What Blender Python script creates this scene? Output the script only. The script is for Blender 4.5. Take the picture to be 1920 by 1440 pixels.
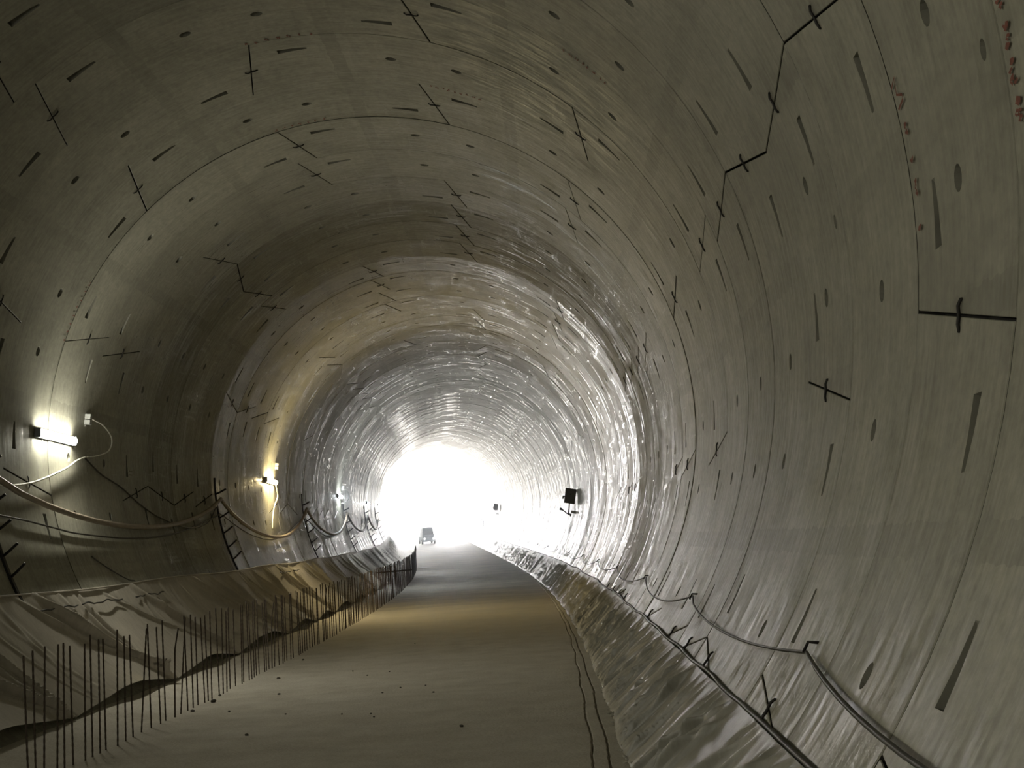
import bpy, bmesh, math, random
import numpy as np
from mathutils import Vector, Matrix, geometry
from math import radians as RD, degrees, sin, cos, pi

for o in list(bpy.data.objects): bpy.data.objects.remove(o)
SC = bpy.context.scene
COL = SC.collection

# ------------------------------------------------------------------ tunnel geometry
R = 4.4                      # inner radius of the lining (m)
KH = 0.0076235 / R           # horizontal curvature (bends to the left)
KV = 0.00137577 / R          # vertical curvature (climbs gently)
S0, W = 6.663, 1.50056       # first ring joint and ring width
FZ = -3.333                  # road surface below the axis
PORTAL = 116.0

def axis(s):
    a = KH * s
    return Vector((-(1 - cos(a)) / KH, sin(a) / KH, KV * s * s / 2 + 1.9e-6 * max(0.0, s - 40) ** 3)), a

def frame(s):
    c, a = axis(s)
    return Matrix.Translation(c) @ Matrix.Rotation(a, 4, 'Z') @ Matrix.Rotation(KV * s + 5.7e-6 * max(0.0, s - 40) ** 2, 4, 'X')

def wp(s, th, off=0.0):
    """point on the lining at chainage s, angle th (deg, 0 = right, 90 = crown), off = distance in from the wall"""
    t = RD(th); r = R - off
    return frame(s) @ Vector((r * cos(t), 0, r * sin(t)))

def fp(s, lat, h=0.0):
    return frame(s) @ Vector((lat, 0, FZ + h))

# ------------------------------------------------------------------ camera
cam = bpy.data.cameras.new('camera'); camo = bpy.data.objects.new('camera', cam); COL.objects.link(camo)
cam.sensor_width = 36.0; cam.lens = 2400 / 1920 * 36.0; cam.clip_start = 0.05; cam.clip_end = 1000
yaw, pitch, roll = -0.0457935, 0.1246431, -0.06
F = Vector((sin(yaw) * cos(pitch), cos(yaw) * cos(pitch), sin(pitch)))
RT = Vector((cos(yaw), -sin(yaw), 0)); UP = RT.cross(F)
R2 = RT * cos(roll) + UP * sin(roll); U2 = -RT * sin(roll) + UP * cos(roll)
m = Matrix((R2, U2, -F)).transposed().to_4x4()
m.translation = Vector((0.566071 * R, 0, -0.3612 * R))
camo.matrix_world = m
SC.camera = camo

# ------------------------------------------------------------------ world, exposure
world = bpy.data.worlds.new('overcast_sky'); SC.world = world; world.use_nodes = True
bg = world.node_tree.nodes['Background']
bg.inputs[0].default_value = (0.93, 0.96, 1.0, 1); bg.inputs[1].default_value = 42.0
SC.view_settings.view_transform = 'Standard'; SC.view_settings.look = 'None'
SC.view_settings.gamma = 1.0; SC.view_settings.use_curve_mapping = False
SC.view_settings.exposure = 0.12
LAMP_POWER = 3.2

# ------------------------------------------------------------------ material helpers
def new_mat(name):
    m = bpy.data.materials.new(name); m.use_nodes = True
    nt = m.node_tree; b = nt.nodes['Principled BSDF']
    return m, nt, b

def N(nt, kind, **kw):
    n = nt.nodes.new(kind)
    for k, v in kw.items(): setattr(n, k, v)
    return n

def math_node(nt, op, a, b=None, c=None, clamp=False):
    n = N(nt, 'ShaderNodeMath', operation=op); n.use_clamp = clamp
    for i, v in enumerate((a, b, c)):
        if v is None: continue
        if isinstance(v, (int, float)): n.inputs[i].default_value = v
        else: nt.links.new(v, n.inputs[i])
    return n.outputs[0]

def ramp(nt, fac, stops):
    r = N(nt, 'ShaderNodeValToRGB'); els = r.color_ramp.elements
    els[0].position, els[0].color = stops[0][0], stops[0][1]
    els[1].position, els[1].color = stops[-1][0], stops[-1][1]
    for p, c in stops[1:-1]:
        e = els.new(p); e.color = c
    nt.links.new(fac, r.inputs[0]); return r.outputs[0]

def g(v): return (v, v, v, 1)

def noise(nt, vec, scale, detail=4, rough=0.55, mapscale=None):
    if mapscale is not None:
        mp = N(nt, 'ShaderNodeMapping'); mp.inputs['Scale'].default_value = mapscale
        nt.links.new(vec, mp.inputs[0]); vec = mp.outputs[0]
    n = N(nt, 'ShaderNodeTexNoise'); n.inputs['Scale'].default_value = scale
    n.inputs['Detail'].default_value = detail; n.inputs['Roughness'].default_value = rough
    nt.links.new(vec, n.inputs['Vector']); return n.outputs[0]

def mix(nt, fac, a, b, mode='MIX'):
    n = N(nt, 'ShaderNodeMix', data_type='RGBA', blend_type=mode)
    if isinstance(fac, (int, float)): n.inputs[0].default_value = fac
    else: nt.links.new(fac, n.inputs[0])
    for i, v in ((6, a), (7, b)):
        if isinstance(v, tuple): n.inputs[i].default_value = v
        else: nt.links.new(v, n.inputs[i])
    return n.outputs[2]

def simple(name, col, rough=0.6, metal=0.0, var=0.15, scale=8.0, bump=0.0):
    m, nt, b = new_mat(name)
    tc = N(nt, 'ShaderNodeTexCoord')
    n = noise(nt, tc.outputs['Object'], scale)
    lo = tuple(c * (1 - var) for c in col) + (1,); hi = tuple(min(1, c * (1 + var)) for c in col) + (1,)
    nt.links.new(ramp(nt, n, [(0.3, lo), (0.7, hi)]), b.inputs['Base Color'])
    b.inputs['Roughness'].default_value = rough; b.inputs['Metallic'].default_value = metal
    if bump:
        bp = N(nt, 'ShaderNodeBump'); bp.inputs['Strength'].default_value = bump; bp.inputs['Distance'].default_value = 0.01
        nt.links.new(noise(nt, tc.outputs['Object'], scale * 6), bp.inputs['Height']); nt.links.new(bp.outputs[0], b.inputs['Normal'])
    return m

def emission(name, col, strength):
    m, nt, b = new_mat(name)
    b.inputs['Base Color'].default_value = (0.8, 0.8, 0.8, 1)
    b.inputs['Emission Color'].default_value = col + (1,); b.inputs['Emission Strength'].default_value = strength
    return m

def concrete_lining():
    m, nt, b = new_mat('precast_concrete')
    uv = N(nt, 'ShaderNodeUVMap'); uv.uv_map = 'UVMap'          # u = along tunnel (m), v = around ring (m), per segment
    oi = N(nt, 'ShaderNodeObjectInfo')
    geo = N(nt, 'ShaderNodeNewGeometry')
    sep = N(nt, 'ShaderNodeSeparateXYZ'); nt.links.new(uv.outputs[0], sep.inputs[0])
    cmb = N(nt, 'ShaderNodeCombineXYZ')
    nt.links.new(sep.outputs[0], cmb.inputs[0]); nt.links.new(sep.outputs[1], cmb.inputs[1])
    nt.links.new(math_node(nt, 'MULTIPLY', oi.outputs['Random'], 57.0), cmb.inputs[2])
    v = cmb.outputs[0]
    big = noise(nt, v, 1.3, 5, 0.6)
    fine = noise(nt, v, 14, 5, 0.65)
    streak = noise(nt, v, 3.0, 5, 0.6, (9.0, 0.45, 1.0))        # stretched around the ring
    base = ramp(nt, big, [(0.25, (0.27, 0.266, 0.218, 1)), (0.5, (0.34, 0.332, 0.272, 1)), (0.75, (0.395, 0.387, 0.322, 1))])
    base = mix(nt, 0.5, base, ramp(nt, fine, [(0.3, g(0.30)), (0.7, g(0.62))]), 'OVERLAY')
    base = mix(nt, 0.28, base, ramp(nt, streak, [(0.35, g(0.33)), (0.6, g(0.6))]), 'OVERLAY')
    # bands at the quarter points of the big segments
    av = math_node(nt, 'ABSOLUTE', sep.outputs[1])
    d = math_node(nt, 'ABSOLUTE', math_node(nt, 'SUBTRACT', av, 1.067))
    band = math_node(nt, 'LESS_THAN', math_node(nt, 'ADD', d, math_node(nt, 'MULTIPLY', noise(nt, v, 7, 4), 0.09)), 0.135)
    band = math_node(nt, 'MULTIPLY', band, ramp(nt, big, [(0.35, g(0.02)), (0.62, g(0.34))]))
    base = mix(nt, band, base, (0.15, 0.145, 0.12, 1))
    # damp staining that gathers around edges
    attr = N(nt, 'ShaderNodeAttribute'); attr.attribute_name = 'edge'
    st = math_node(nt, 'MULTIPLY', attr.outputs['Fac'], ramp(nt, noise(nt, v, 2.2, 4, 0.6), [(0.42, g(0)), (0.72, g(1))]))
    base = mix(nt, math_node(nt, 'MULTIPLY', st, 0.38), base, (0.12, 0.115, 0.095, 1))
    # small tone difference from piece to piece
    sc = N(nt, 'ShaderNodeSeparateColor'); nt.links.new(oi.outputs['Color'], sc.inputs[0])
    tone = math_node(nt, 'MULTIPLY', math_node(nt, 'ADD', math_node(nt, 'MULTIPLY', oi.outputs['Random'], 0.14), 0.93), sc.outputs[0])
    hs = N(nt, 'ShaderNodeHueSaturation'); nt.links.new(tone, hs.inputs['Value']); nt.links.new(base, hs.inputs['Color'])
    nt.links.new(hs.outputs[0], b.inputs['Base Color'])
    rgh = noise(nt, v, 5, 5, 0.6, (4.0, 0.5, 1.0))
    g1 = ramp(nt, noise(nt, v, 1.0, 3, 0.6, (13.0, 0.7, 1)), [(0.55, g(0)), (0.60, g(1))])
    g2 = ramp(nt, noise(nt, v, 1.0, 3, 0.6, (0.9, 11.0, 1)), [(0.60, g(0)), (0.64, g(1))])
    g3 = ramp(nt, noise(nt, v, 0.9, 3, 0.6, (1.2, 0.8, 1)), [(0.42, g(0)), (0.55, g(1))])
    gl = math_node(nt, 'MULTIPLY', math_node(nt, 'MULTIPLY', math_node(nt, 'MAXIMUM', g1, g2), g3), sc.outputs[2])
    rbase = math_node(nt, 'MULTIPLY', ramp(nt, rgh, [(0.35, g(0.34)), (0.65, g(0.62))]), sc.outputs[1])
    nt.links.new(math_node(nt, 'SUBTRACT', rbase, math_node(nt, 'MULTIPLY', gl, 0.24)), b.inputs['Roughness'])
    nt.links.new(math_node(nt, 'ADD', 0.5, math_node(nt, 'MULTIPLY', gl, 0.5)), b.inputs['Specular IOR Level'])
    h = math_node(nt, 'ADD', math_node(nt, 'MULTIPLY', streak, 0.7), math_node(nt, 'MULTIPLY', fine, 0.35))
    wide = noise(nt, v, 1.0, 3, 0.6, (4.0, 0.4, 1.0)); cross = noise(nt, v, 1.0, 2, 0.5, (0.8, 5.0, 1.0))
    h = math_node(nt, 'ADD', h, math_node(nt, 'MULTIPLY', cross, 0.5))
    h = math_node(nt, 'ADD', h, math_node(nt, 'MULTIPLY', wide, 2.2))
    bp = N(nt, 'ShaderNodeBump'); bp.inputs['Strength'].default_value = 0.7; bp.inputs['Distance'].default_value = 0.0032
    nt.links.new(h, bp.inputs['Height']); nt.links.new(bp.outputs[0], b.inputs['Normal'])
    return m

def road_material():
    m, nt, b = new_mat('dusty_concrete_road')
    uv = N(nt, 'ShaderNodeUVMap'); uv.uv_map = 'UVMap'
    v = uv.outputs[0]
    big = noise(nt, v, 0.35, 5, 0.6); mid = noise(nt, v, 2.0, 5, 0.65); fine = noise(nt, v, 26, 4, 0.7)
    cross = noise(nt, v, 1.0, 4, 0.6, (0.35, 1.2, 1))
    base = ramp(nt, mid, [(0.3, (0.54, 0.50, 0.435, 1)), (0.7, (0.69, 0.65, 0.57, 1))])
    base = mix(nt, 0.5, base, ramp(nt, fine, [(0.3, g(0.42)), (0.7, g(0.68))]), 'OVERLAY')
    base = mix(nt, 0.18, base, ramp(nt, cross, [(0.35, g(0.3)), (0.65, g(0.6))]), 'OVERLAY')
    spk = noise(nt, v, 60, 2, 0.7); base = mix(nt, 0.35, base, ramp(nt, spk, [(0.35, g(0.25)), (0.65, g(0.7))]), 'OVERLAY')
    sep = N(nt, 'ShaderNodeSeparateXYZ'); nt.links.new(v, sep.inputs[0])
    far = math_node(nt, 'DIVIDE', math_node(nt, 'SUBTRACT', sep.outputs[1], 22.0), 22.0, clamp=True)
    far = math_node(nt, 'MINIMUM', math_node(nt, 'MAXIMUM', far, 0.0), 1.0)
    wet = math_node(nt, 'MULTIPLY', ramp(nt, math_node(nt, 'ADD', math_node(nt, 'MULTIPLY', cross, 0.6), math_node(nt, 'MULTIPLY', mid, 0.4)), [(0.40, g(0)), (0.58, g(1))]), far)
    base = mix(nt, math_node(nt, 'MULTIPLY', wet, 0.6), base, (0.09, 0.085, 0.075, 1))
    nt.links.new(base, b.inputs['Base Color'])
    nt.links.new(math_node(nt, 'SUBTRACT', 0.92, math_node(nt, 'MULTIPLY', wet, 0.40)), b.inputs['Roughness'])
    b.inputs['Specular IOR Level'].default_value = 0.35
    bp = N(nt, 'ShaderNodeBump'); bp.inputs['Strength'].default_value = 0.6; bp.inputs['Distance'].default_value = 0.02
    h = math_node(nt, 'ADD', math_node(nt, 'MULTIPLY', mid, 0.6), math_node(nt, 'MULTIPLY', fine, 0.9))
    nt.links.new(h, bp.inputs['Height']); nt.links.new(bp.outputs[0], b.inputs['Normal'])
    return m

def sheet_material(name, lo, hi, rough, bump=0.25):
    m, nt, b = new_mat(name)
    uv = N(nt, 'ShaderNodeUVMap'); uv.uv_map = 'UVMap'; v = uv.outputs[0]
    n1 = noise(nt, v, 1.6, 5, 0.6); n2 = noise(nt, v, 9, 4, 0.6, (2.2, 0.8, 1))
    base = ramp(nt, n1, [(0.3, lo + (1,)), (0.7, hi + (1,))])
    base = mix(nt, 0.3, base, ramp(nt, n2, [(0.3, g(0.3)), (0.7, g(0.65))]), 'OVERLAY')
    nt.links.new(base, b.inputs['Base Color'])
    b.inputs['Roughness'].default_value = rough
    bp = N(nt, 'ShaderNodeBump'); bp.inputs['Strength'].default_value = bump; bp.inputs['Distance'].default_value = 0.01
    nt.links.new(n2, bp.inputs['Height']); nt.links.new(bp.outputs[0], b.inputs['Normal'])
    return m

M = {}
M['concrete'] = concrete_lining()
M['grout'] = simple('dark_grout', (0.035, 0.033, 0.028), 0.9)
M['road'] = road_material()
M['tarp_right'] = sheet_material('grey_plastic_sheet', (0.22, 0.215, 0.18), (0.34, 0.33, 0.29), 0.48)
M['tarp_left'] = sheet_material('brown_grey_plastic_sheet', (0.42, 0.39, 0.34), (0.54, 0.50, 0.44), 0.5)
M['rust'] = simple('rusty_steel', (0.075, 0.055, 0.042), 0.8, 0.0, 0.3, 30)
M['dark_steel'] = simple('dark_steel', (0.035, 0.033, 0.032), 0.55, 0.5)
M['galv'] = simple('galvanised_steel', (0.35, 0.35, 0.34), 0.4, 0.8)
M['rubber'] = simple('black_rubber', (0.045, 0.042, 0.038), 0.5)
M['hose'] = simple('grey_brown_hose', (0.30, 0.25, 0.20), 0.45)
M['white_cable'] = simple('white_cable', (0.70, 0.69, 0.62), 0.5)
M['grey_plastic'] = simple('grey_plastic', (0.42, 0.43, 0.42), 0.5)
M['box_grey'] = simple('dark_grey_enclosure', (0.10, 0.10, 0.10), 0.5)
M['housing'] = simple('lamp_housing_blue_grey', (0.30, 0.32, 0.38), 0.4)
M['red'] = simple('red_paint', (0.20, 0.075, 0.055), 0.8, 0, 0.3, 20)
M['stone'] = simple('grey_stone', (0.10, 0.09, 0.075), 0.9)
M['crumb'] = simple('pale_mortar', (0.55, 0.53, 0.47), 0.9)
M['mud'] = simple('yard_gravel', (0.35, 0.33, 0.30), 0.9)
M['cab_paint'] = simple('vehicle_paint', (0.42, 0.46, 0.52), 0.4)
M['glass'] = simple('dark_glass', (0.12, 0.13, 0.16), 0.15)
M['slot'] = simple('rough_pocket_concrete', (0.25, 0.245, 0.21), 0.9)

# ------------------------------------------------------------------ object helpers
def link(name, me, mat=None, parent=None):
    o = bpy.data.objects.new(name, me); COL.objects.link(o)
    if mat is not None and len(me.materials) == 0: me.materials.append(mat)
    if parent is not None: o.parent = parent
    return o

def tag(o, label=None, cat=None, group=None, kind=None):
    if label: o['label'] = label
    if cat: o['category'] = cat
    if group: o['group'] = group
    if kind: o['kind'] = kind
    return o

def empty(name, mat4, label, cat, group=None):
    o = bpy.data.objects.new(name, None); COL.objects.link(o)
    o.empty_display_size = 0.1
    o.matrix_world = mat4
    return tag(o, label, cat, group)

def part(name, me, mat, root, mw=None):
    """child whose mesh is written in world space (mw None) or placed by world matrix mw"""
    o = link(name, me, mat)
    o.parent = root
    o.matrix_parent_inverse = root.matrix_world.inverted() if mw is None or True else Matrix()
    o.matrix_basis = mw if mw is not None else Matrix()
    return o

def mesh(name, verts, faces, smooth=False, uvs=None):
    me = bpy.data.meshes.new(name); me.from_pydata([tuple(v) for v in verts], [], faces); me.update()
    if smooth: me.polygons.foreach_set('use_smooth', [True] * len(me.polygons))
    if uvs is not None:
        l = me.uv_layers.new(name='UVMap')
        idx = np.zeros(len(me.loops), dtype=int); me.loops.foreach_get('vertex_index', idx)
        l.data.foreach_set('uv', np.asarray(uvs, dtype=np.float32)[idx].ravel())
    return me

def tube(name, pts, r, n=8, closed_ends=True, smooth=True):
    pts = [Vector(p) for p in pts]; V = []; Fc = []
    T = []
    for i in range(len(pts)):
        a = pts[max(i - 1, 0)]; b = pts[min(i + 1, len(pts) - 1)]
        T.append((b - a).normalized())
    u = T[0].orthogonal().normalized()
    for i, p in enumerate(pts):
        u = (u - T[i] * u.dot(T[i])).normalized(); w = T[i].cross(u)
        rr = r[i] if isinstance(r, (list, tuple)) else r
        for k in range(n):
            a = 2 * pi * k / n; V.append(p + u * (rr * cos(a)) + w * (rr * sin(a)))
        if i:
            for k in range(n):
                a0 = (i - 1) * n + k; a1 = (i - 1) * n + (k + 1) % n
                Fc.append((a0, a1, a1 + n, a0 + n))
    if closed_ends:
        Fc.append(tuple(reversed(range(n)))); Fc.append(tuple(range((len(pts) - 1) * n, len(pts) * n)))
    return mesh(name, V, Fc, smooth)

def bm_mesh(name, build, bevel=0.0, smooth=False):
    bm = bmesh.new(); build(bm)
    if bevel: bmesh.ops.bevel(bm, geom=bm.edges[:], offset=bevel, segments=2, affect='EDGES', profile=0.6)
    bmesh.ops.recalc_face_normals(bm, faces=bm.faces[:])
    me = bpy.data.meshes.new(name); bm.to_mesh(me); bm.free()
    if smooth: me.polygons.foreach_set('use_smooth', [True] * len(me.polygons))
    return me

def box(bm, c, d, rot=None):
    mt = Matrix.Translation(c) @ (rot if rot else Matrix()) @ Matrix.Diagonal((d[0], d[1], d[2], 1))
    return bmesh.ops.create_cube(bm, size=1, matrix=mt)['verts']

def cyl(bm, p0, p1, r0, r1=None, n=16):
    p0, p1 = Vector(p0), Vector(p1); d = p1 - p0
    q = d.to_track_quat('Z', 'Y').to_matrix().to_4x4()
    bmesh.ops.create_cone(bm, cap_ends=True, segments=n, radius1=r0, radius2=r0 if r1 is None else r1, depth=d.length, matrix=Matrix.Translation((p0 + p1) / 2) @ q)

def spline(pts, n=8):
    """Catmull-Rom through tuples"""
    P = [np.array(p, float) for p in pts]; P = [2 * P[0] - P[1]] + P + [2 * P[-1] - P[-2]]
    out = []
    for i in range(1, len(P) - 2):
        for k in range(n):
            t = k / n
            out.append(0.5 * ((2 * P[i]) + (-P[i - 1] + P[i + 1]) * t + (2 * P[i - 1] - 5 * P[i] + 4 * P[i + 1] - P[i + 2]) * t * t + (-P[i - 1] + 3 * P[i] - 3 * P[i + 1] + P[i + 2]) * t ** 3))
    out.append(P[-2]); return out

# ------------------------------------------------------------------ outer shells (structure) that carry the segments
def shell(name, th0, th1, s0=-70.0, s1=PORTAL, r=R + 0.17):
    V = []; Fc = []; S = np.linspace(s0, s1, 75); T = np.linspace(th0, th1, 13)
    for s in S:
        fm = frame(s)
        for t in T: V.append(fm @ Vector((r * cos(RD(t)), 0, r * sin(RD(t)))))
    for i in range(len(S) - 1):
        for j in range(len(T) - 1):
            a = i * len(T) + j; Fc.append((a, a + 1, a + 1 + len(T), a + len(T)))
    o = link(name, mesh(name, V, Fc, True), M['grout']); tag(o, kind='structure'); return o
WR = shell('wall_right', -90, 60); CE = shell('ceiling', 60, 120); WL = shell('wall_left', 120, 270)
tag(WR, 'right side of the curved concrete tunnel lining'); tag(CE, 'crown of the concrete tunnel lining'); tag(WL, 'left side of the curved concrete tunnel lining')

# ------------------------------------------------------------------ precast segments
UNIT = 27.8; P0 = -8.7; TILT = 1.95
GAPU, GAPV = 0.0065, 0.0115

def seg_proto(size, lo, hi):
    """segment local: x radial(right), y along tunnel (0..W), centre angle 0; lo/hi = slant sign of lower / upper joint"""
    half = size * UNIT / 2; m2 = R * pi / 180        # metres per degree
    u0, u1 = GAPU, W - GAPU
    gv = GAPV / m2
    def vlo(u): return -half + lo * TILT * (2 * u / W - 1) + gv
    def vhi(u): return half + hi * TILT * (2 * u / W - 1) - gv
    nv = max(6, int(size * UNIT / 2.6)); nu = 5
    pts = []; edges = []
    ring = []
    for i in range(nu): u = u0 + (u1 - u0) * i / nu; ring.append((u, vlo(u)))
    for j in range(nv): t = j / nv; ring.append((u1, vlo(u1) * (1 - t) + vhi(u1) * t))
    for i in range(nu): u = u1 + (u0 - u1) * i / nu; ring.append((u, vhi(u)))
    for j in range(nv): t = j / nv; ring.append((u0, vhi(u0) * (1 - t) + vlo(u0) * t))
    nb = len(ring); pts += ring; edges += [(i, (i + 1) % nb) for i in range(nb)]
    holes = []    # (outline, depthfunc)
    def oval(uc, vc, ru, rv, dep, n=12):
        o = [(uc + ru * cos(2 * pi * k / n), vc + rv / m2 * sin(2 * pi * k / n)) for k in range(n)]
        holes.append((o, lambda u, v, d=dep: d, 0.8, (uc, vc)))
    oval(W / 2, -5.35, 0.058, 0.068, 0.09); oval(W / 2, 5.35, 0.058, 0.068, 0.09)
    if size == 1: oval(0.13 * W, 0.0, 0.035, 0.05, 0.06)
    def wedge(uc, va, vb):     # va wide end, vb thin end
        wa, wb = 0.055, 0.024
        o = [(uc - wa, va), (uc + wa, va), (uc + (wa + wb) / 2, (va + vb) / 2), (uc + wb, vb), (uc - wb, vb), (uc - (wa + wb) / 2, (va + vb) / 2)]
        if vb < va: o = o[::-1]
        holes.append((o, lambda u, v, a=va, b=vb: 0.13 * max(0.08, 1 - abs(v - a) / abs(b - a)), 0.94, (uc, (va + vb) / 2)))
    e = vlo(0.75 * W); wedge(0.75 * W, e + 4.2, e + 8.8)
    e = vhi(0.25 * W); wedge(0.25 * W, e - 4.2, e - 8.8)
    for o, *_ in holes:
        b0 = len(pts); pts += o; edges += [(b0 + k, b0 + (k + 1) % len(o)) for k in range(len(o))]
    def inhole(u, v, grow=1.25):
        for o, df, sc, c in holes:
            us = [p[0] for p in o]; vs = [p[1] for p in o]
            if min(us) - .02 < u < max(us) + .02 and min(vs) - .4 < v < max(vs) + .4: return True
        return False
    for i in range(1, nu):
        for j in range(1, nv):
            u = u0 + (u1 - u0) * i / nu; t = j / nv; v = vlo(u) * (1 - t) + vhi(u) * t
            if not inhole(u, v): pts.append((u, v))
    r = geometry.delaunay_2d_cdt([Vector(p) for p in pts], edges, [], 0, 1e-5)
    vo, eo, fo = r[0], r[1], r[2]
    def pip(o, x, y):
        c = False; n = len(o)
        for i in range(n):
            x1, y1 = o[i]; x2, y2 = o[i - 1]
            if (y1 > y) != (y2 > y) and x < (x2 - x1) * (y - y1) / (y2 - y1) + x1: c = not c
        return c
    faces = []
    for f in fo:
        x = sum(vo[i][0] for i in f) / len(f); y = sum(vo[i][1] for i in f) / len(f)
        if not pip(ring, x, y): continue
        if any(pip(h[0], x, y) for h in holes): continue
        a = (vo[f[1]] - vo[f[0]]).cross(vo[f[2]] - vo[f[0]])
        faces.append(tuple(f) if a > 0 else tuple(reversed(f)))
    V = []; UV = []; E = []; fmat = [0] * len(faces)
    def put(u, v, d):
        rr = R + d; V.append((rr * cos(RD(v)), u, rr * sin(RD(v)))); UV.append((u, v * m2))
        du = min(u - u0, u1 - u); dv = min(v - vlo(u), vhi(u) - v) * m2
        E.append(max(0.0, 1 - min(du * 1.6, dv) / 0.45)); return len(V) - 1
    for p in vo: put(p[0], p[1], 0.0)
    ck = {}
    for i, p in enumerate(vo): ck[(round(p[0], 4), round(p[1], 3))] = i
    def idx(p): return ck[(round(p[0], 4), round(p[1], 3))]
    # chamfered rim and side faces
    outer = [put(p[0], p[1], 0.0) for p in ring]; c1 = []; c2 = []
    for p in ring:
        du = -0.004 if p[0] <= u0 + 1e-6 else (0.004 if p[0] >= u1 - 1e-6 else 0)
        dv = 0
        if abs(p[1] - vlo(p[0])) < 1e-6: dv = -0.004 / m2
        if abs(p[1] - vhi(p[0])) < 1e-6: dv = 0.004 / m2
        c1.append(put(p[0] + du * .9, p[1] + dv * .9, 0.006)); c2.append(put(p[0] + du * .9, p[1] + dv * .9, 0.15))
    for i in range(nb):
        j = (i + 1) % nb
        faces.append((outer[j], outer[i], c1[i], c1[j])); fmat.append(2)
        faces.append((c1[j], c1[i], c2[i], c2[j])); fmat.append(3)
    for o, df, sc, c in holes:
        top = [put(p[0], p[1], 0.0) for p in o]; bot = []
        for p in o:
            u = c[0] + (p[0] - c[0]) * sc; v = c[1] + (p[1] - c[1]) * sc
            bot.append(put(u, v, df(u, v)))
        n = len(o)
        for i in range(n):
            j = (i + 1) % n
            faces.append((top[i], top[j], bot[j], bot[i])); fmat.append(1)
        faces.append(tuple(bot)); fmat.append(1)
    return V, faces, UV, E, fmat

PROTO = {}; PN = {}
def proto(size, lo, hi):
    k = (size, lo, hi)
    if k not in PROTO:
        V, Fc, UV, E, fm = seg_proto(*k)
        # flip so normals face the tunnel axis
        me = bpy.data.meshes.new('tunnel_segment'); me.from_pydata(V, [], [tuple(reversed(f)) for f in Fc]); me.update()
        l = me.uv_layers.new(name='UVMap'); idx = np.zeros(len(me.loops), int); me.loops.foreach_get('vertex_index', idx)
        l.data.foreach_set('uv', np.asarray(UV, np.float32)[idx].ravel())
        a = me.attributes.new('edge', 'FLOAT', 'POINT'); a.data.foreach_set('value', np.asarray(E, np.float32))
        me.materials.append(M['concrete']); me.materials.append(M['slot']); me.materials.append(M['grout'])
        me.polygons.foreach_set('use_smooth', [x == 0 for x in fm])
        nr = []
        for pi_, pl_ in enumerate(me.polygons):
            for vi in pl_.vertices:
                if fm[pi_] == 0:
                    c_ = me.vertices[vi].co; q_ = math.hypot(c_.x, c_.z); nr.append((-c_.x / q_, 0, -c_.z / q_))
                else: nr.append(tuple(pl_.normal))
        me.normals_split_custom_set(nr); PN[k] = nr
        fm = [{0: 0, 1: 1, 2: 0, 3: 2}[x] for x in fm]
        me.polygons.foreach_set('material_index', fm)
        PROTO[k] = (me, V, [tuple(reversed(f)) for f in Fc], UV, E, fm)
    return PROTO[k]

def rowof(*ks): return {abs(k) if False else k[0]: k[1] for k in ks}
ODD = lambda c, a=1, b=-1: [(k, a if k < c else b) for k in (-3, -1, 1, 3, 5, 7, 9)]
EVEN = lambda c, a=1, b=-1: [(k, a if k < c else b) for k in (-2, 0, 2, 4, 6, 8, 10)]
KEY01 = [(-2, 1), (0, 1), (1, -1), (3, -1), (5, -1), (7, -1), (9, -1)]
KEY01B = [(-4, 1), (-2, -1), (0, 1), (1, -1), (3, -1), (5, 1), (7, 1), (9, 1)][1:]
TABLE = {-3: KEY01, -2: ODD(2), -1: KEY01, 0: ODD(4), 1: KEY01, 2: ODD(4), 3: ODD(4, -1, 1), 4: ODD(4, -1, 1), 5: EVEN(3, -1, 1),
         6: ODD(4, -1, 1), 7: EVEN(99, -1, 1), 8: EVEN(99, -1, 1), 9: ODD(99, -1, 1), 10: ODD(4, -1, 1), 11: ODD(99, -1, 1)}
rnd = random.Random(7)
PATS = [ODD(4, -1, 1), EVEN(3, -1, 1), ODD(99, -1, 1), EVEN(99, -1, 1), ODD(4), ODD(4, -1, 1), KEY01, EVEN(5, -1, 1)]
NEAR0, NEAR1, FAR1 = -4, 30, int((PORTAL - S0) / W)
stuff = {}
nseg = 0
def bolt_mesh():
    pts = [(-0.03, 0, 0.07), (0.0, 0, 0.062), (0.004, 0, 0.03), (0.004, 0, -0.03), (0.0, 0, -0.062), (-0.03, 0, -0.07)]
    # hooked steel bolt that bridges a joint: bends out of both pockets
    pts = [(0.03, -0.004, 0.085), (-0.008, 0.0, 0.075), (-0.016, 0.006, 0.045), (-0.012, 0, 0.0), (-0.016, -0.006, -0.045), (-0.008, 0, -0.075), (0.03, 0.012, -0.085)]
    me = tube('joint_bolt', pts, 0.009, 6); me.materials.append(M['dark_steel']); return me
BOLT = bolt_mesh()
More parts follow.
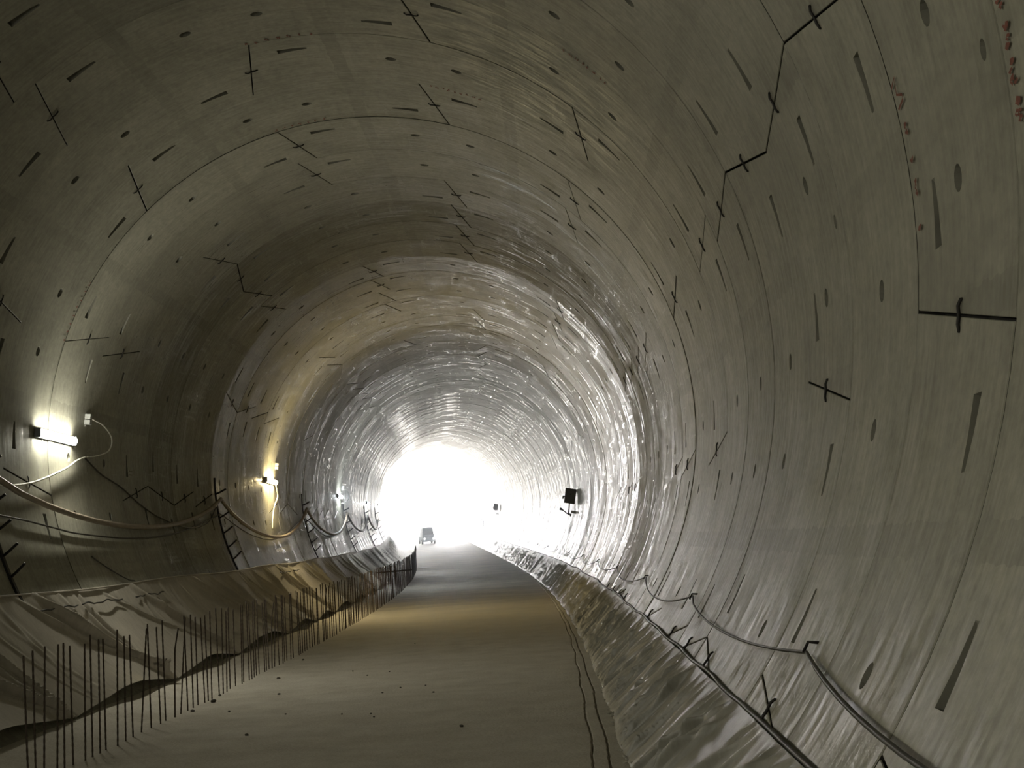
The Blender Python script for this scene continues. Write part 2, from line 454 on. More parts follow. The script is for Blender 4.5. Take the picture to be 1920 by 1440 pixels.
for n in range(-12, FAR1):
    tb = TABLE.get(n) or rnd.choice(PATS)
    sm = S0 + n * W
    base = frame(sm + W / 2) @ Matrix.Translation((0, -W / 2, 0))
    dr = rnd.uniform(-0.006, 0.006)
    tone = rnd.uniform(0.9, 1.08) * {10: .84, 11: .8, 12: .88, 3: .9, 13: 1.06}.get(n, 1.0); gls = rnd.uniform(.9, 1.15) if n > 12 else (1.3 if n > 9 else 1.1)
    for (k0, a), (k1, b) in zip(tb[:-1], tb[1:]):
        size = k1 - k0
        if size > 2: continue
        thc = P0 + UNIT * (k0 + k1) / 2
        half = size * UNIT / 2
        if thc + half < -52 or thc - half > 232: continue
        me, V, Fc, UV, E, fm = proto(size, a, b)
        jr = dr + rnd.uniform(-0.003, 0.003)
        mw = base @ Matrix.Rotation(-RD(thc), 4, 'Y') @ Matrix.Translation((jr, 0, 0))
        wall, key = (WR, 'r') if thc < 60 else ((CE, 'c') if thc <= 118 else (WL, 'l'))
        if NEAR0 <= n < NEAR1:
            o = link('tunnel_segment', me); o.parent = wall; o.matrix_world = mw; o.color = (tone, gls, min(1, max(0, (n - 3) / 7)), 1); nseg += 1
            if -2 <= n < 15 and k0 > -3:
                # joint bolt at the lower joint of this segment, mid-ring
                t = -half
                bmx = mw @ Matrix.Rotation(-RD(t), 4, 'Y') @ Matrix.Translation((R, W / 2, 0))
                bo = link('joint_bolt', BOLT); bo.parent = o
                bo.matrix_parent_inverse = mw.inverted(); bo.matrix_basis = bmx
        else:
            A = stuff.setdefault(key, [[], [], [], [], [], []])
            ofs = len(A[0]); A[0] += [mw @ Vector(v) for v in V]
            A[1] += [tuple(i + ofs for i in f) for f in Fc]
            du = rnd.uniform(0, 60); A[2] += UV; A[3] += E; A[4] += fm; rm = mw.to_3x3(); A[5] += [tuple(rm @ Vector(x)) for x in PN[(size, a, b)]]
for key, A in stuff.items():
    me = mesh('distant_segments', A[0], A[1], False, A[2])
    a = me.attributes.new('edge', 'FLOAT', 'POINT'); a.data.foreach_set('value', np.asarray(A[3], np.float32))
    me.materials.append(M['concrete']); me.materials.append(M['slot']); me.materials.append(M['grout'])
    me.polygons.foreach_set('material_index', A[4]); me.polygons.foreach_set('use_smooth', [True] * len(A[4])); me.normals_split_custom_set(A[5])
    o = link('distant_segments', me); o.parent = {'r': WR, 'c': CE, 'l': WL}[key]; o['kind'] = 'stuff'; o.color = (1, .9, 1, 1)

# added end cap, unseen far behind the camera, keeps sky light out
V = [frame(-70) @ Vector(((R + .17) * cos(2 * pi * k / 48), 0, (R + .17) * sin(2 * pi * k / 48))) for k in range(48)]
o = link('rear_light_block', mesh('rear_light_block', V, [tuple(range(48))]), M['grout']); tag(o, kind='structure')

# ------------------------------------------------------------------ road surface
def road():
    lat = [-3.35, -3.0, -2.7, -2.35, -2.06, -1.6, -1.0, -0.4, 0.2, 0.8, 1.4, 2.0, 2.4]
    rg = random.Random(3)
    S = list(np.concatenate([np.arange(-70, 6, 4), np.arange(6, 30, 0.12), np.arange(30, 60, .5), np.arange(60, PORTAL + .1, 2)]))
    V = []; UV = []; Fc = []
    for s in S:
        j1 = 2.575 + 0.012 * (s - 10) / 6 + 0.012 * sin(s * 2.3) + .006 * rg.uniform(-1, 1) + max(0, s - 14) * .006
        j2 = 2.70 + 0.006 * (s - 10) / 3 + 0.010 * sin(s * 1.7 + 1) + .006 * rg.uniform(-1, 1)
        j1 = min(j1, j2 - 0.07)
        g1 = 0.022 if 6 < s < 30 else 0.004
        row = lat + [j1 - 0.015, j1, j1 + 0.015, j2 - 0.014, j2, j2 + 0.014, 2.84, 3.1]
        f = frame(s)
        for i, x in enumerate(row):
            z = FZ
            if x <= -2.35: z = FZ + 0.11 * min(1, (-2.35 - x) / 0.6)
            if i in (14, 17): z -= g1 * 1.7
            if i in (15, 16): z += 0.004
            if 0 < i < 13: z += 0.006 * sin(s * 1.3 + x * 2.1) + 0.004 * sin(s * 3.1 - x * 1.7)
            V.append(f @ Vector((x, 0, z))); UV.append((x, s))
    n = len(lat) + 8
    for i in range(len(S) - 1):
        for j in range(n - 1):
            a = i * n + j; Fc.append((a, a + 1, a + 1 + n, a + n))
    return mesh('floor', V, Fc, True, UV)
fme = road(); fme.polygons.foreach_set('use_smooth', [False] * len(fme.polygons))
o = link('floor', fme, M['road']); tag(o, 'dusty concrete roadway along the tunnel invert', kind='structure')

# ground outside the portal
f = frame(PORTAL + 0.0)
gv = [f @ Vector(v) for v in ((-60, 0.02, FZ), (60, 0.02, FZ), (60, 200, FZ), (-60, 200, FZ))]
o = link('ground', mesh('ground', gv, [(0, 1, 2, 3)]), M['mud']); tag(o, 'bright yard outside the tunnel mouth', kind='structure')

# ------------------------------------------------------------------ plastic sheets on both sides
def sheet(S, tt, th_of, folds, base, seed):
    rg = np.random.RandomState(seed)
    S = np.asarray(S); tt = np.asarray(tt)
    SS, T = np.meshgrid(S, tt, indexing='ij')
    off = base(SS, T)
    for (st, sb, wd, dp, cv) in folds:
        c = st + (sb - st) * T + cv * np.sin(np.pi * T)
        d = (SS - c) / (wd * (1.35 - 0.75 * T) if True else wd)
        mk = np.abs(d) < 4
        off[mk] += ((dp * np.exp(-d * d) - 0.45 * dp * np.exp(-(d - 1.7) ** 2)) * np.clip(T / 0.3 + .12, 0, 1) * np.clip((1 - T) / 0.15 + .25, 0, 1))[mk]
    off = np.maximum(off, 0.012)
    V = []; UV = []; Fc = []
    for i, s in enumerate(S):
        f = frame(float(s))
        for j, t in enumerate(tt):
            th = RD(th_of(float(s), float(t))); r = R - off[i, j]
            V.append(f @ Vector((r * cos(th), 0, r * sin(th)))); UV.append((s, t * 1.5))
    n = len(tt)
    for i in range(len(S) - 1):
        for j in range(n - 1):
            a = i * n + j; Fc.append((a, a + 1, a + 1 + n, a + n))
    return V, Fc, UV

rr = random.Random(11)
# right: hangs from a batten at -37.6 deg down to the road edge
def thr(s, t):
    top = -37.65 + 0.25 * sin(s * 0.9) * min(1, max(0, (s - 12) / 10)) + max(0, s - 14) * 0.05
    top = min(top, -36.2)
    return top + (-49.9 - top) * t
folds = []
s = 2.0
while s < 90:
    L = rr.uniform(-1.5, -0.2) if s < 16 else rr.uniform(-1.0, 0.5)
    big = rr.random() < 0.3
    folds.append((s + L, s + rr.uniform(-.05, .05), rr.uniform(0.022, 0.045) * (1.5 if big else 1), rr.uniform(0.016, 0.034) * (1.6 if big else 1), rr.uniform(-.08, .1)))
    s += rr.uniform(0.10, 0.24) * (1 if s < 30 else 1.6)
Sx = np.concatenate([np.arange(1.0, 26, 0.03), np.arange(26, 46, 0.06), np.arange(46, PORTAL, 0.12)])
V, Fc, UV = sheet(Sx, np.linspace(0, 1, 46), thr, folds, lambda S, T: 0.03 + 0.02 * np.sin(np.pi * T) + 0.012 * np.sin(S * 2.1 + T * 3), 1)
tr = link('plastic_sheet', mesh('plastic_sheet', V, Fc, True, UV), M['tarp_right'])
tag(tr, 'pleated grey plastic sheet along the foot of the right tunnel wall', 'plastic sheet')
bt = tube('edge_batten', [wp(s, thr(s, 0) + .25 + 0.12 * sin(s * 2.7) * (s > 8), 0.03 + 0.006 * sin(s * 5)) for s in np.concatenate([np.arange(1, 30, .3), np.arange(30, PORTAL, 1.5)])], 0.016, 6)
part('edge_batten', bt, M['rubber'], tr)
# fringe of mortar crumbs at its foot
bm = bmesh.new(); rg = random.Random(5)
for i in range(170):
    s = 7 + 30 * rg.random() ** 1.4; c = fp(s, 2.83 + rg.uniform(-.03, .05), rg.uniform(.0, .02)); r = rg.uniform(.006, .018)
    bmesh.ops.create_icosphere(bm, subdivisions=1, radius=r, matrix=Matrix.Translation(c) @ Matrix.Rotation(rg.random() * 6, 4, 'Z') @ Matrix.Diagonal((rg.uniform(.6, 2), rg.uniform(.6, 1.5), .6, 1)))
me = bpy.data.meshes.new('mortar_crumbs'); bm.to_mesh(me); bm.free()
tag(link('mortar_crumbs', me, M['crumb']), 'pale mortar crumbs strewn along the road edge below the right sheet', 'rubble', kind='stuff')

# left: hangs from -154.5 deg to the floor, pulled down at anchor points
anch = [6.3, 10.1, 14.05, 18.0, 21.7, 26.4, 30.1, 33.2, 37.3, 41.2, 45.5, 49.5, 54, 58] + [62 + 4.1 * i for i in range(13)]
def thl(s, t):
    top = 205.4 + 0.25 * sin(s * .8)
    d = min(abs(s - a) for a in anch)
    bot = 227.3 - 1.2 * min(1, d / 1.6)
    return top + (bot - top) * t
folds = []
for a in anch:
    for q in range(6):
        st = a - rr.uniform(0.6, 4.2); folds.append((st, a + rr.uniform(-.12, .08), rr.uniform(.045, .07), rr.uniform(.02, .05), rr.uniform(-.3, .1)))
    folds.append((a - 2.55, a, 0.08, 0.10, -0.1))
    folds.append((a - 1.1, a - .2, 0.055, 0.06, -0.1))
    for q in range(5):
        st = a - rr.uniform(-1, 3); folds.append((st, st + rr.uniform(.4, 1.6), rr.uniform(.03, .06), rr.uniform(.008, .02), 0))
def basel(S, T):
    d = np.min([np.abs(S - a) for a in anch], axis=0)
    return 0.02 + 0.015 * np.sin(np.pi * T * .9) + 0.14 * np.clip(d / 1.8, 0, 1) * T ** 2 + 0.012 * np.sin(S * 1.7 + T * 4)
Sx = np.concatenate([np.arange(6.0, 36, 0.035), np.arange(36, 60, 0.08), np.arange(60, PORTAL, .16)])
V, Fc, UV = sheet(Sx, np.linspace(0, 1, 120), thl, folds, basel, 2)
tl = link('plastic_sheet', mesh('plastic_sheet', V, Fc, True, UV), M['tarp_left'])
tag(tl, 'brown-grey plastic sheet with deep folds along the foot of the left wall behind the bars', 'plastic sheet')
part('top_hem', tube('top_hem', [wp(s, thl(s, 0), 0.03) for s in np.arange(6, PORTAL - 1, .5)], 0.012, 6), M['tarp_left'], tl)
for (a, b) in ((15.3, 16.6), (16.7, 18.3), (18.9, 20.4), (30.2, 31.6), (32.1, 33.0)):
    part('seam', tube('seam', [wp(s, 208.6 + 0.15 * sin(s * 7) + .1 * sin(s * 17), 0.075 + .01 * sin(s * 9)) for s in np.arange(a, b, .06)], 0.011, 5), M['rubber'], tl)

# ------------------------------------------------------------------ wall lamps
def lamp(s, colour, watts, label, th=177.3, L=1.3):
    base = frame(s) @ Matrix.Rotation(-RD(th), 4, 'Y') @ Matrix.Translation((R, 0, 0)) @ Matrix.Rotation(RD(1.0), 4, 'X')
    # local: -x points into the tunnel, y along, z around
    root = empty('wall_lamp', base, label, 'lamp')
    def place(nm, me, mat):
        o = link(nm, me, mat); o.parent = root; return o
    place('housing', bm_mesh('housing', lambda bm: (box(bm, (-0.024, 0, 0), (0.048, L - .02, 0.125))), 0.008), M['housing'])
    def dif(bm):
        n = 14; vs = []
        for y in (-L / 2 + .02, L / 2 - .02):
            row = []
            for k in range(n + 1):
                a = -pi * .5 + pi * k / n
                row.append(bm.verts.new((-0.05 - 0.06 * cos(a), y, 0.056 * sin(a))))
            vs.append(row)
        for k in range(n): bm.faces.new((vs[0][k], vs[0][k + 1], vs[1][k + 1], vs[1][k]))
        bm.faces.new(vs[0]); bm.faces.new(vs[1][::-1])
        bm.faces.new((vs[0][0], vs[1][0], vs[1][n], vs[0][n]))
    place('diffuser', bm_mesh('diffuser', dif), emission('lit_tube', colour, watts * LAMP_POWER))
    for sg in (-1, 1):
        place('end_cap', bm_mesh('end_cap', lambda bm: box(bm, (-0.045, sg * (L / 2 + .004), 0), (0.09, 0.02, 0.127)), 0.008), M['housing'])
    for sg in (-1, 1):
        place('bracket', bm_mesh('bracket', lambda bm: (box(bm, (-0.004, sg * L * .3, 0), (0.012, .04, .17)))), M['galv'])
    return root
COOL = (0.90, 0.97, 1.0); WHITE = (1.0, 0.965, 0.80); WARM = (1.0, 0.80, 0.42)
L0 = 17.35; LP = 15.1
lamps = [(L0 - 3 * LP, WHITE, 60, 'white tube lamp on the left wall far behind the viewpoint, outside the frame'),
         (L0 - 2 * LP, WHITE, 60, 'white tube lamp on the left wall behind the viewpoint, outside the frame'),
         (L0 - LP, WHITE, 85, 'white tube lamp on the left wall beside the viewpoint, outside the frame'),
         (L0, WHITE, 42, 'large bright white tube lamp nearest on the left wall above the hose'),
         (L0 + LP, WARM, 90, 'yellow-white tube lamp, second along the left wall'),
         (L0 + 2 * LP, COOL, 60, 'small cool white lamp, third along the left wall'),
         (L0 + 3 * LP, COOL, 60, 'tiny hazy lamp, fourth along the left wall beside the bright mouth'),
         (L0 + 4 * LP, WHITE, 60, 'fifth lamp along the left wall, lost in the glare'),
         (L0 + 5 * LP, WHITE, 60, 'sixth lamp along the left wall, deepest in the glare')]
LR = [lamp(*a) for a in lamps]

# cords and sockets by the first three lamps
def cord(name, pts, r, mat, parent=None, n=6, label=None, cat=None, group=None):
    P = [wp(p[0], p[1], p[2]) for p in spline(pts, 8)]
    me = tube(name, P, r, n)
    if parent is not None: return part(name, me, M[mat], parent)
    o = link(name, me, M[mat]); tag(o, label, cat, group); return o
def socket(s, th, label, sc=1.0):
    base = frame(s) @ Matrix.Rotation(-RD(th), 4, 'Y') @ Matrix.Translation((R, 0, 0)) @ Matrix.Scale(sc, 4)
    root = empty('socket_box', base, label, 'socket')
    for z, nm in ((0.035, 'case'), (-0.05, 'plug')):
        o = link(nm, bm_mesh(nm, lambda bm: box(bm, (-0.045, 0 if z > 0 else -.01, z), (0.09, 0.10 if z > 0 else .08, 0.075)), 0.01), M['grey_plastic']); o.parent = root
    o = link('clip', bm_mesh('clip', lambda bm: box(bm, (-0.01, 0, 0.0), (0.02, 0.05, 0.2)), 0.004), M['galv']); o.parent = root
    return root
socket(18.55, 172.8, 'small pale socket box on the left wall just beyond the nearest lamp')
socket(33.2, 171.9, 'small yellow-lit socket box above the second lamp')
socket(48.6, 172.9, 'tiny socket box above the third lamp')
cord('cord', [(18.6, 172.6, .09), (18.95, 173.4, .14), (19.3, 175.6, .16), (19.25, 178.2, .14), (18.85, 179.6, .08), (18.5, 180.0, .05)], 0.011, 'white_cable', LR[3])
cord('cord', [(18.5, 180.0, .05), (18.1, 181.1, .05), (17.7, 182.7, .05), (16.9, 185.0, .05), (16.3, 186.3, .05), (15.6, 187.0, .06), (14.6, 186.8, .06)], 0.014, 'white_cable', LR[3])
cord('cord', [(32.9, 177.5, .08), (33.0, 180, .1), (33.1, 182.4, .09), (32.6, 185.5, .08), (32.2, 188.3, .08), (31.5, 193.8, .1)], 0.016, 'white_cable', LR[4])
cord('cord', [(48.5, 173.2, .08), (49.3, 174.3, .15), (49.6, 177, .2), (48.9, 180, .15), (47.8, 180.6, .08)], 0.016, 'white_cable', LR[5])
cord('thin_cable', [(18.5, 180.1, .03), (19.2, 182.9, .03), (20.1, 185.1, .03), (21.0, 188.5, .03), (22.0, 191.2, .03), (23.6, 193.4, .04), (25.2, 192, .04), (26.3, 187.0, .04)], 0.012, 'rubber',
     label='thin dark cable slanting down the left wall from the tie beyond the nearest lamp', cat='cable')
cord('thin_cable', [(14.6, 191.4, .04), (15.3, 192.0, .03), (16.1, 192.8, .03), (17.0, 194.0, .03), (17.9, 195.0, .03), (20.2, 195.9, .03), (22.8, 194.7, .03), (25.9, 190.3, .05), (26.4, 189.5, .06), (27.7, 192.5, .04), (29, 195.2, .04), (31, 197.0, .04), (33.2, 195.5, .04), (36.0, 191, .05), (37.7, 189.5, .06), (41, 196, .05), (45, 196, .05), (49, 189.5, .06)], 0.013, 'rubber',
     label='thin dark cable looped along the left wall just below the thick hose', cat='cable')
cord('thin_cable', [(18.0, 199.4, .03), (18.5, 202.0, .03), (19.1, 204.5, .03), (19.4, 205.0, .03)], 0.010, 'rubber',
     label='short dark cable running down to the top hem of the left sheet', cat='cable')

# thick hose slung between racks
RK = [3.75, 15.05, 26.4, 37.7, 49.0, 60.3, 71.6]
sag = [162.0 + 0, 161.8, 166.2, 163.5, 164, 165, 165]
hp = []
for i, a in enumerate(RK[:-1]):
    b = RK[i + 1]; top = 185.6; low = 360 - sag[i + 1] if i else 198
    for q in np.linspace(0, 1, 14)[:-1]:
        x = 1 - (2 * q - 1) ** 2; x = x ** 0.85
        hp.append((a + (b - a) * q - .2, top + (low - top) * x, 0.16 - 0.05 * x))
me = tube('sagging_hose', [wp(*p) for p in hp], 0.04, 10)
o = link('sagging_hose', me, M['hose']); tag(o, 'thick sagging hose slung between steel racks on the left wall', 'hose')

# racks: curved strap on the wall with pegs
for i, s in enumerate(RK):
    names = ['steel peg rack on the left wall outside the frame', 'dark steel peg rack at the left edge of the picture, nearest', 'dark steel peg rack between the first and second lamps',
             'steel peg rack just past the second lamp', 'steel peg rack below the third lamp', 'hazy steel peg rack below the fourth lamp', 'faint steel peg rack farthest along the left wall']
    root = empty('peg_rack', Matrix.Translation(wp(s, 200, 0.0)), names[i], 'rack', 'peg racks on the left wall')
    V = []; Fc = []
    T = np.linspace(179.5, 212, 15)
    for t in T:
        for (ds, of) in ((-.03, .0), (.03, .0), (.03, .03), (-.03, .03)): V.append(wp(s + ds, t, of + .002))
    for j in range(len(T) - 1):
        for k in range(4):
            a = j * 4 + k; b = j * 4 + (k + 1) % 4; Fc.append((a, b, b + 4, a + 4))
    Fc += [(0, 1, 2, 3), tuple(range(len(V) - 4, len(V)))]
    part('strap', mesh('strap', V, Fc), M['dark_steel'], root)
    for t in (184.0, 190.5, 194.8, 198.8, 202.3):
        me = tube('peg', [wp(s, t, .0), wp(s, t - .5, .12), wp(s, t - 1.2, .24)], 0.017 if t > 190 else .02, 6)
        part('peg', me, M['dark_steel'], root)

# ------------------------------------------------------------------ scalloped cable on the right wall with clips
pk = [1.1 + 6.05 * i for i in range(18)]
gp = []
for i in range(len(pk) - 1):
    a, b = pk[i], pk[i + 1]; low = -33.9 if i == 0 else -33.35 + .25 * sin(i * 2.1); top = -31.35 if i == 1 else -30.9
    t0 = -31.4 if i <= 1 else -30.9
    for q in np.linspace(0, 1, 16)[:-1]:
        x = (1 - abs(2 * q - 1) ** 2.2)
        lop = .35 if i else 0
        gp.append((a + (b - a) * (q + .0 * x), t0 + (low - t0) * x, 0.035 + 0.03 * x))
g1 = tube('scalloped_cable', [wp(*p) for p in gp], [0.0095 if p[0] > 7.1 else 0.013 for p in gp], 6)
gc = link('scalloped_cable', g1, M['rubber']); tag(gc, 'dark cable hung in scallops along the right wall above the sheet', 'cable')
for p in pk[1:12]:
    part('cable_clip', tube('cable_clip', [wp(p - .02, -30.4, .0), wp(p, -30.7, .05), wp(p + .02, -31.5, .045)], 0.009, 6), M['dark_steel'], gc)

# ------------------------------------------------------------------ distribution boxes on the right wall
def dist_box(s, th, label, sc=1.0):
    base = frame(s) @ Matrix.Rotation(-RD(th + 9), 4, 'Y') @ Matrix.Translation((R - .26, 0, 0)) @ Matrix.Rotation(RD(-3), 4, 'Y') @ Matrix.Scale(sc, 4)
    root = empty('distribution_box', base, label, 'electrical box')
    def pl(nm, me, mat):
        o = link(nm, me, mat); o.parent = root; return o
    H = 0.55
    pl('case', bm_mesh('case', lambda bm: box(bm, (0, 0, 0.28 + .42), (0.40, 0.16, H)), 0.012), M['box_grey'])
    pl('door', bm_mesh('door', lambda bm: box(bm, (0, -0.09, 0.70), (0.36, 0.02, H - .05)), 0.006), M['box_grey'])
    pl('lock', bm_mesh('lock', lambda bm: cyl(bm, (0.0, -0.10, 0.76), (0.0, -0.12, 0.76), 0.02)), M['dark_steel'])
    pl('side_handle', bm_mesh('side_handle', lambda bm: (box(bm, (-0.235, 0, 0.66), (0.07, 0.05, 0.05)), box(bm, (-0.25, 0, .61), (.05, .05, .09))), .005), M['dark_steel'])
    pl('post', bm_mesh('post', lambda bm: cyl(bm, (0.02, 0, 0.0), (0.0, 0, 0.46), 0.022)), M['dark_steel'])
    pl('foot_plate', bm_mesh('foot_plate', lambda bm: (box(bm, (0.02, 0, 0.04), (0.16, 0.08, 0.05)), box(bm, (0.1, 0, .01), (.05, .06, .1))), .005), M['dark_steel'])
    pl('plug', bm_mesh('plug', lambda bm: cyl(bm, (0.10, -.02, 0.13), (0.34, -.02, 0.13), 0.05), .006), M['grey_plastic'])
    pl('plug', bm_mesh('plug', lambda bm: cyl(bm, (0.34, -.02, 0.13), (0.45, -.02, 0.11), 0.042, .05), .006), M['dark_steel'])
    pl('plug', bm_mesh('plug', lambda bm: (cyl(bm, (-0.22, -.02, 0.17), (-0.32, -.02, 0.19), 0.04, .05), cyl(bm, (-.05, -.02, .06), (-.22, -.02, .16), .02)), .0), M['dark_steel'])
    return root
dist_box(47.2, -22.6, 'dark grey electrical box on a post against the right wall, nearer and larger')
dist_box(94.0, -23.5, 'small hazy electrical box on a post against the far right wall', 0.85)
root = tag(link('wall_bracket', tube('wall_bracket', [wp(101, -29, .05), wp(101, -22, .25), wp(100, -21, .9)], 0.03, 6), M['dark_steel']), 'thin angled bracket on the far right wall beside the small box', 'bracket')

# ------------------------------------------------------------------ starter bars standing in a row
bar_x = []
rg = random.Random(21)
known = [10.55, 10.78, 10.98, 11.22, 11.42, 11.62, 11.84, 12.06, 12.28, 12.48, 12.70, 12.98, 13.22, 13.50, 13.78, 14.12, 14.38, 14.66, 14.94, 15.20, 15.46, 15.72, 15.98]
sv = known[-1]
bars = list(known)
while sv < 74 and len(bars) < 285:
    sv += rg.uniform(.17, .31); bars.append(sv)
def bar_mesh():
    pts = []; h = 1.08
    n = 36; rs = []
    for i in range(n + 1):
        pts.append((0, 0, -0.04 + (h + .04) * i / n)); rs.append(0.0098 if i % 2 else 0.0078)
    return tube('rebar', pts, rs, 5)
BM = bar_mesh(); BM.materials.append(M['rust'])
BM2 = tube('rebar', [(0, 0, -.04), (0.004, 0, .4), (.012, .005, .8), (.05, .01, 1.04)], .0095, 5); BM2.materials.append(M['rust'])
for i, s in enumerate(bars):
    o = bpy.data.objects.new('rebar', BM2 if (i % 23 == 17) else BM); COL.objects.link(o)
    lat = -2.05 - 0.0035 * max(0, s - 16) + rg.uniform(-.025, .025)
    tx, ty = rg.uniform(-.018, .018), rg.uniform(-.02, .02)
    if i in (13, 18, 41, 77): ty = 0.07 if i != 41 else .05
    hsc = rg.uniform(.955, 1.04)
    o.matrix_world = frame(s) @ Matrix.Translation((lat, 0, FZ)) @ Matrix.Rotation(tx, 4, 'X') @ Matrix.Rotation(ty, 4, 'Y') @ Matrix.Diagonal((1, 1, hsc, 1))
    ORD = ['first', 'second', 'third', 'fourth', 'fifth', 'sixth', 'seventh', 'eighth', 'ninth', 'tenth', 'eleventh', 'twelfth']
    GR = 'starter bars in a row along the left road edge'
    if i in (13, 18, 41, 77): tag(o, {13: 'rusty bar leaning right at its foot, nearest leaning one in the row', 18: 'second leaning rusty bar, crossing its upright neighbour', 41: 'slightly leaning rusty bar in the middle stretch of the row', 77: 'leaning rusty bar in the crowded far part of the row'}[i], 'rebar', GR)
    elif i < 12: tag(o, 'rusty upright steel bar, %s from the near end of the row at the lower left' % ORD[i], 'rebar', GR)
    elif i % 23 == 17: tag(o, 'rusty steel bar with a slightly bent top in the row, %s bent one from the near end' % ORD[min(11, i // 23)], 'rebar', GR)
    else: tag(o, 'straight rusty upright steel bar beyond the nearest dozen along the left road edge', 'rebar', GR)
# slanting bar leaning among them and a cross bar far off
me = tube('cross_rebar', [fp(45.5, -3.0, .72), fp(46, -1.75, .74)], .025, 6)
tag(link('cross_rebar', me, M['rust']), 'horizontal steel bar crossing the far end of the row of upright bars', 'rebar')

# ------------------------------------------------------------------ pebbles
PB = []
def pebble(seed):
    rg2 = random.Random(seed); bm = bmesh.new(); bmesh.ops.create_icosphere(bm, subdivisions=2, radius=1)
    for v in bm.verts: v.co = v.co * (1 + rg2.uniform(-.18, .18)); v.co.z *= .65
    me = bpy.data.meshes.new('pebble'); bm.to_mesh(me); bm.free(); me.materials.append(M['stone']); return me
PBM = [pebble(i) for i in range(4)]
PEB = []
PEB = [(15.95, -1.93, 0.035),(18.32, -1.61, 0.030),(16.35, -1.20, 0.020),(21.24, -1.79, 0.020),(12.63, 1.36, 0.020),(15.61, 0.82, 0.015),(18.11, -0.32, 0.014),(15.87, 0.17, 0.014),(16.34, 0.34, 0.013),(23.27, -0.13, 0.012),(12.85, -0.79, 0.020),(15.09, -1.95, 0.025),(13.70, 0.36, 0.012),(14.07, -0.04, 0.012),(14.88, -1.47, 0.015),(14.35, -0.71, 0.012),(16.42, 0.65, 0.012),(18.85, -0.63, 0.013),(16.63, -2.02, 0.020),(13.97, 0.29, 0.012),(18.46, -0.05, 0.012)]
for i, (s, lat, r) in enumerate(PEB):
    o = bpy.data.objects.new('pebble', PBM[i % 4]); COL.objects.link(o)
    o.matrix_world = frame(s) @ Matrix.Translation((lat, 0, FZ + r * .45)) @ Matrix.Rotation(i * 1.3, 4, 'Z') @ Matrix.Scale(r, 4)
    if i == 0: tag(o, 'largest loose stone at the foot of the upright bars', 'stone')
    else: tag(o, 'small dark stone lying loose on the road', 'stone', 'small stones scattered on the road')

# ------------------------------------------------------------------ red paint marks on the lining
def ribbon(name, pts, w, parent, closed=False):
    """flat painted stroke: pts = (s, th) on the wall"""
    V = []; Fc = []
    for i, p in enumerate(pts):
        a = pts[max(0, i - 1)]; b = pts[min(len(pts) - 1, i + 1)]
        dx = b[0] - a[0]; dy = (b[1] - a[1]) * R * pi / 180; l = math.hypot(dx, dy) or 1
        nx, ny = -dy / l, dx / l
        for sg in (-1, 1): V.append(wp(p[0] + sg * nx * w / 2, p[1] + sg * ny * w / 2 / (R * pi / 180), 0.012))
        if i: Fc.append((2 * i - 2, 2 * i - 1, 2 * i + 1, 2 * i))
    o = link(name, mesh(name, V, Fc), M['red']); o.parent = parent; return o
ribbon('paint_mark', [(6.62, 8.95), (6.53, 9.4), (6.565, 8.28), (6.48, 7.9), (6.485, 7.6), (6.59, 7.3)], 0.016, WR)
rg = random.Random(9)
def blotch(s, th, ds, dth, parent, k=4):
    for i in range(k):
        a = th + dth * (rg.random() - .5); b = s + ds * (rg.random() - .5) * .6
        ribbon('paint_mark', [(b - ds * .3, a), (b + ds * .05, a + dth * .3 * rg.uniform(-1, 1)), (b + ds * .3, a + dth * .25 * rg.uniform(-1, 1)), (b, a - dth * .3)], 0.014, parent)
for th, d in ((6.1, .35), (5.5, .35), (3.7, .6), (1.9, .5), (1.35, .5), (-1.15, .3)): blotch(6.54, th, .05, d, WR, 3)
for th in (6.4, 4.9, 4.2, 2.8, 2.2, 0.7, 0.1): blotch(5.06, th, .07, .6, WR, 3)
for (s, t0, t1, n_, p) in ((14.12, 101, 91, 7, CE), (17.05, 104.5, 95.5, 7, CE), (17.1, 160, 149, 8, WL), (15.66, 74.5, 66, 9, CE), (12.62, 50.5, 43.5, 8, WR)):
    for i in range(n_): blotch(s, t0 + (t1 - t0) * i / (n_ - 1), .07, .45, p, 2)

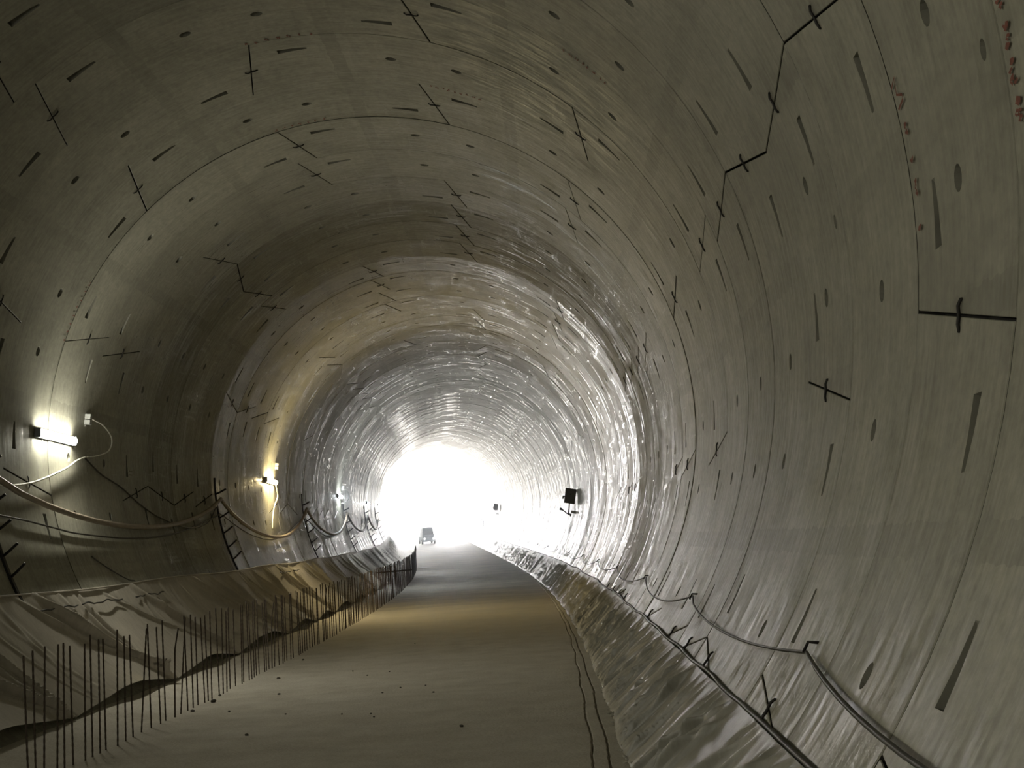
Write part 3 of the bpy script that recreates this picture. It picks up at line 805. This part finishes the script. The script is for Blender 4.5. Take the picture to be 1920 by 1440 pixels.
# ------------------------------------------------------------------ small vehicle in the glare
def vehicle(s, lat):
    base = frame(s) @ Matrix.Translation((lat, 0, FZ)) @ Matrix.Rotation(RD(8), 4, 'Z')
    root = empty('utility_vehicle', base, 'small dark utility vehicle parked in the glare of the tunnel mouth', 'vehicle')
    def pl(nm, me, mat):
        o = link(nm, me, mat); o.parent = root; return o
    def body(bm):
        vs = box(bm, (0, 0.5, 0.42), (1.05, 1.9, 0.42))
    def cab(bm):
        vs = box(bm, (0, 0.45, 0.98), (1.0, 1.2, 0.72))
        for v in vs:
            if v.co.z > 1: v.co.x *= .82; v.co.y = .45 + (v.co.y - .45) * .7
    pl('body', bm_mesh('body', body, .05), M['cab_paint']); pl('cab', bm_mesh('cab', cab, .05), M['cab_paint'])
    pl('windscreen', bm_mesh('windscreen', lambda bm: box(bm, (0, -.12, .99), (.78, .02, .48), Matrix.Rotation(RD(-14), 4, 'X')), .004), M['glass'])
    for sx in (-1, 1):
        pl('headlamp', bm_mesh('headlamp', lambda bm: cyl(bm, (sx * .38, -.46, .45), (sx * .38, -.49, .45), .07), .005), emission('lit_headlamp', (1, 1, 1), 60 if sx > 0 else 5))
        for y in (-.1, 1.1): pl('wheel', bm_mesh('wheel', lambda bm: cyl(bm, (sx * .44, y, .2), (sx * .56, y, .2), .2, n=20), .02), M['rubber'])
    return root
vehicle(104.0, -0.4)

# ------------------------------------------------------------------ dusty air in the far half of the tunnel
V = []; Fc = []; S = np.linspace(44, PORTAL + 6, 30)
for s in S:
    f = frame(float(s))
    for k in range(32): V.append(f @ Vector(((R + .1) * cos(2 * pi * k / 32), 0, (R + .1) * sin(2 * pi * k / 32))))
for i in range(len(S) - 1):
    for k in range(32): a = i * 32 + k; b = i * 32 + (k + 1) % 32; Fc.append((a, b, b + 32, a + 32))
Fc += [tuple(range(32))[::-1], tuple(range(len(V) - 32, len(V)))]
hm = bpy.data.materials.new('dusty_air'); hm.use_nodes = True; nt = hm.node_tree; nt.nodes.remove(nt.nodes['Principled BSDF'])
vs = N(nt, 'ShaderNodeVolumeScatter'); vs.inputs['Color'].default_value = (.88, .94, 1, 1); vs.inputs['Density'].default_value = 0.011; vs.inputs['Anisotropy'].default_value = 0.55
nt.links.new(vs.outputs[0], nt.nodes['Material Output'].inputs['Volume'])
hme = mesh('dust_haze', V, Fc); bm = bmesh.new(); bm.from_mesh(hme)
bmesh.ops.recalc_face_normals(bm, faces=bm.faces[:]); bm.to_mesh(hme); bm.free()
o = link('dust_haze', hme, hm); tag(o, 'thin bright dusty haze filling the far tunnel toward its mouth', 'haze', kind='stuff')
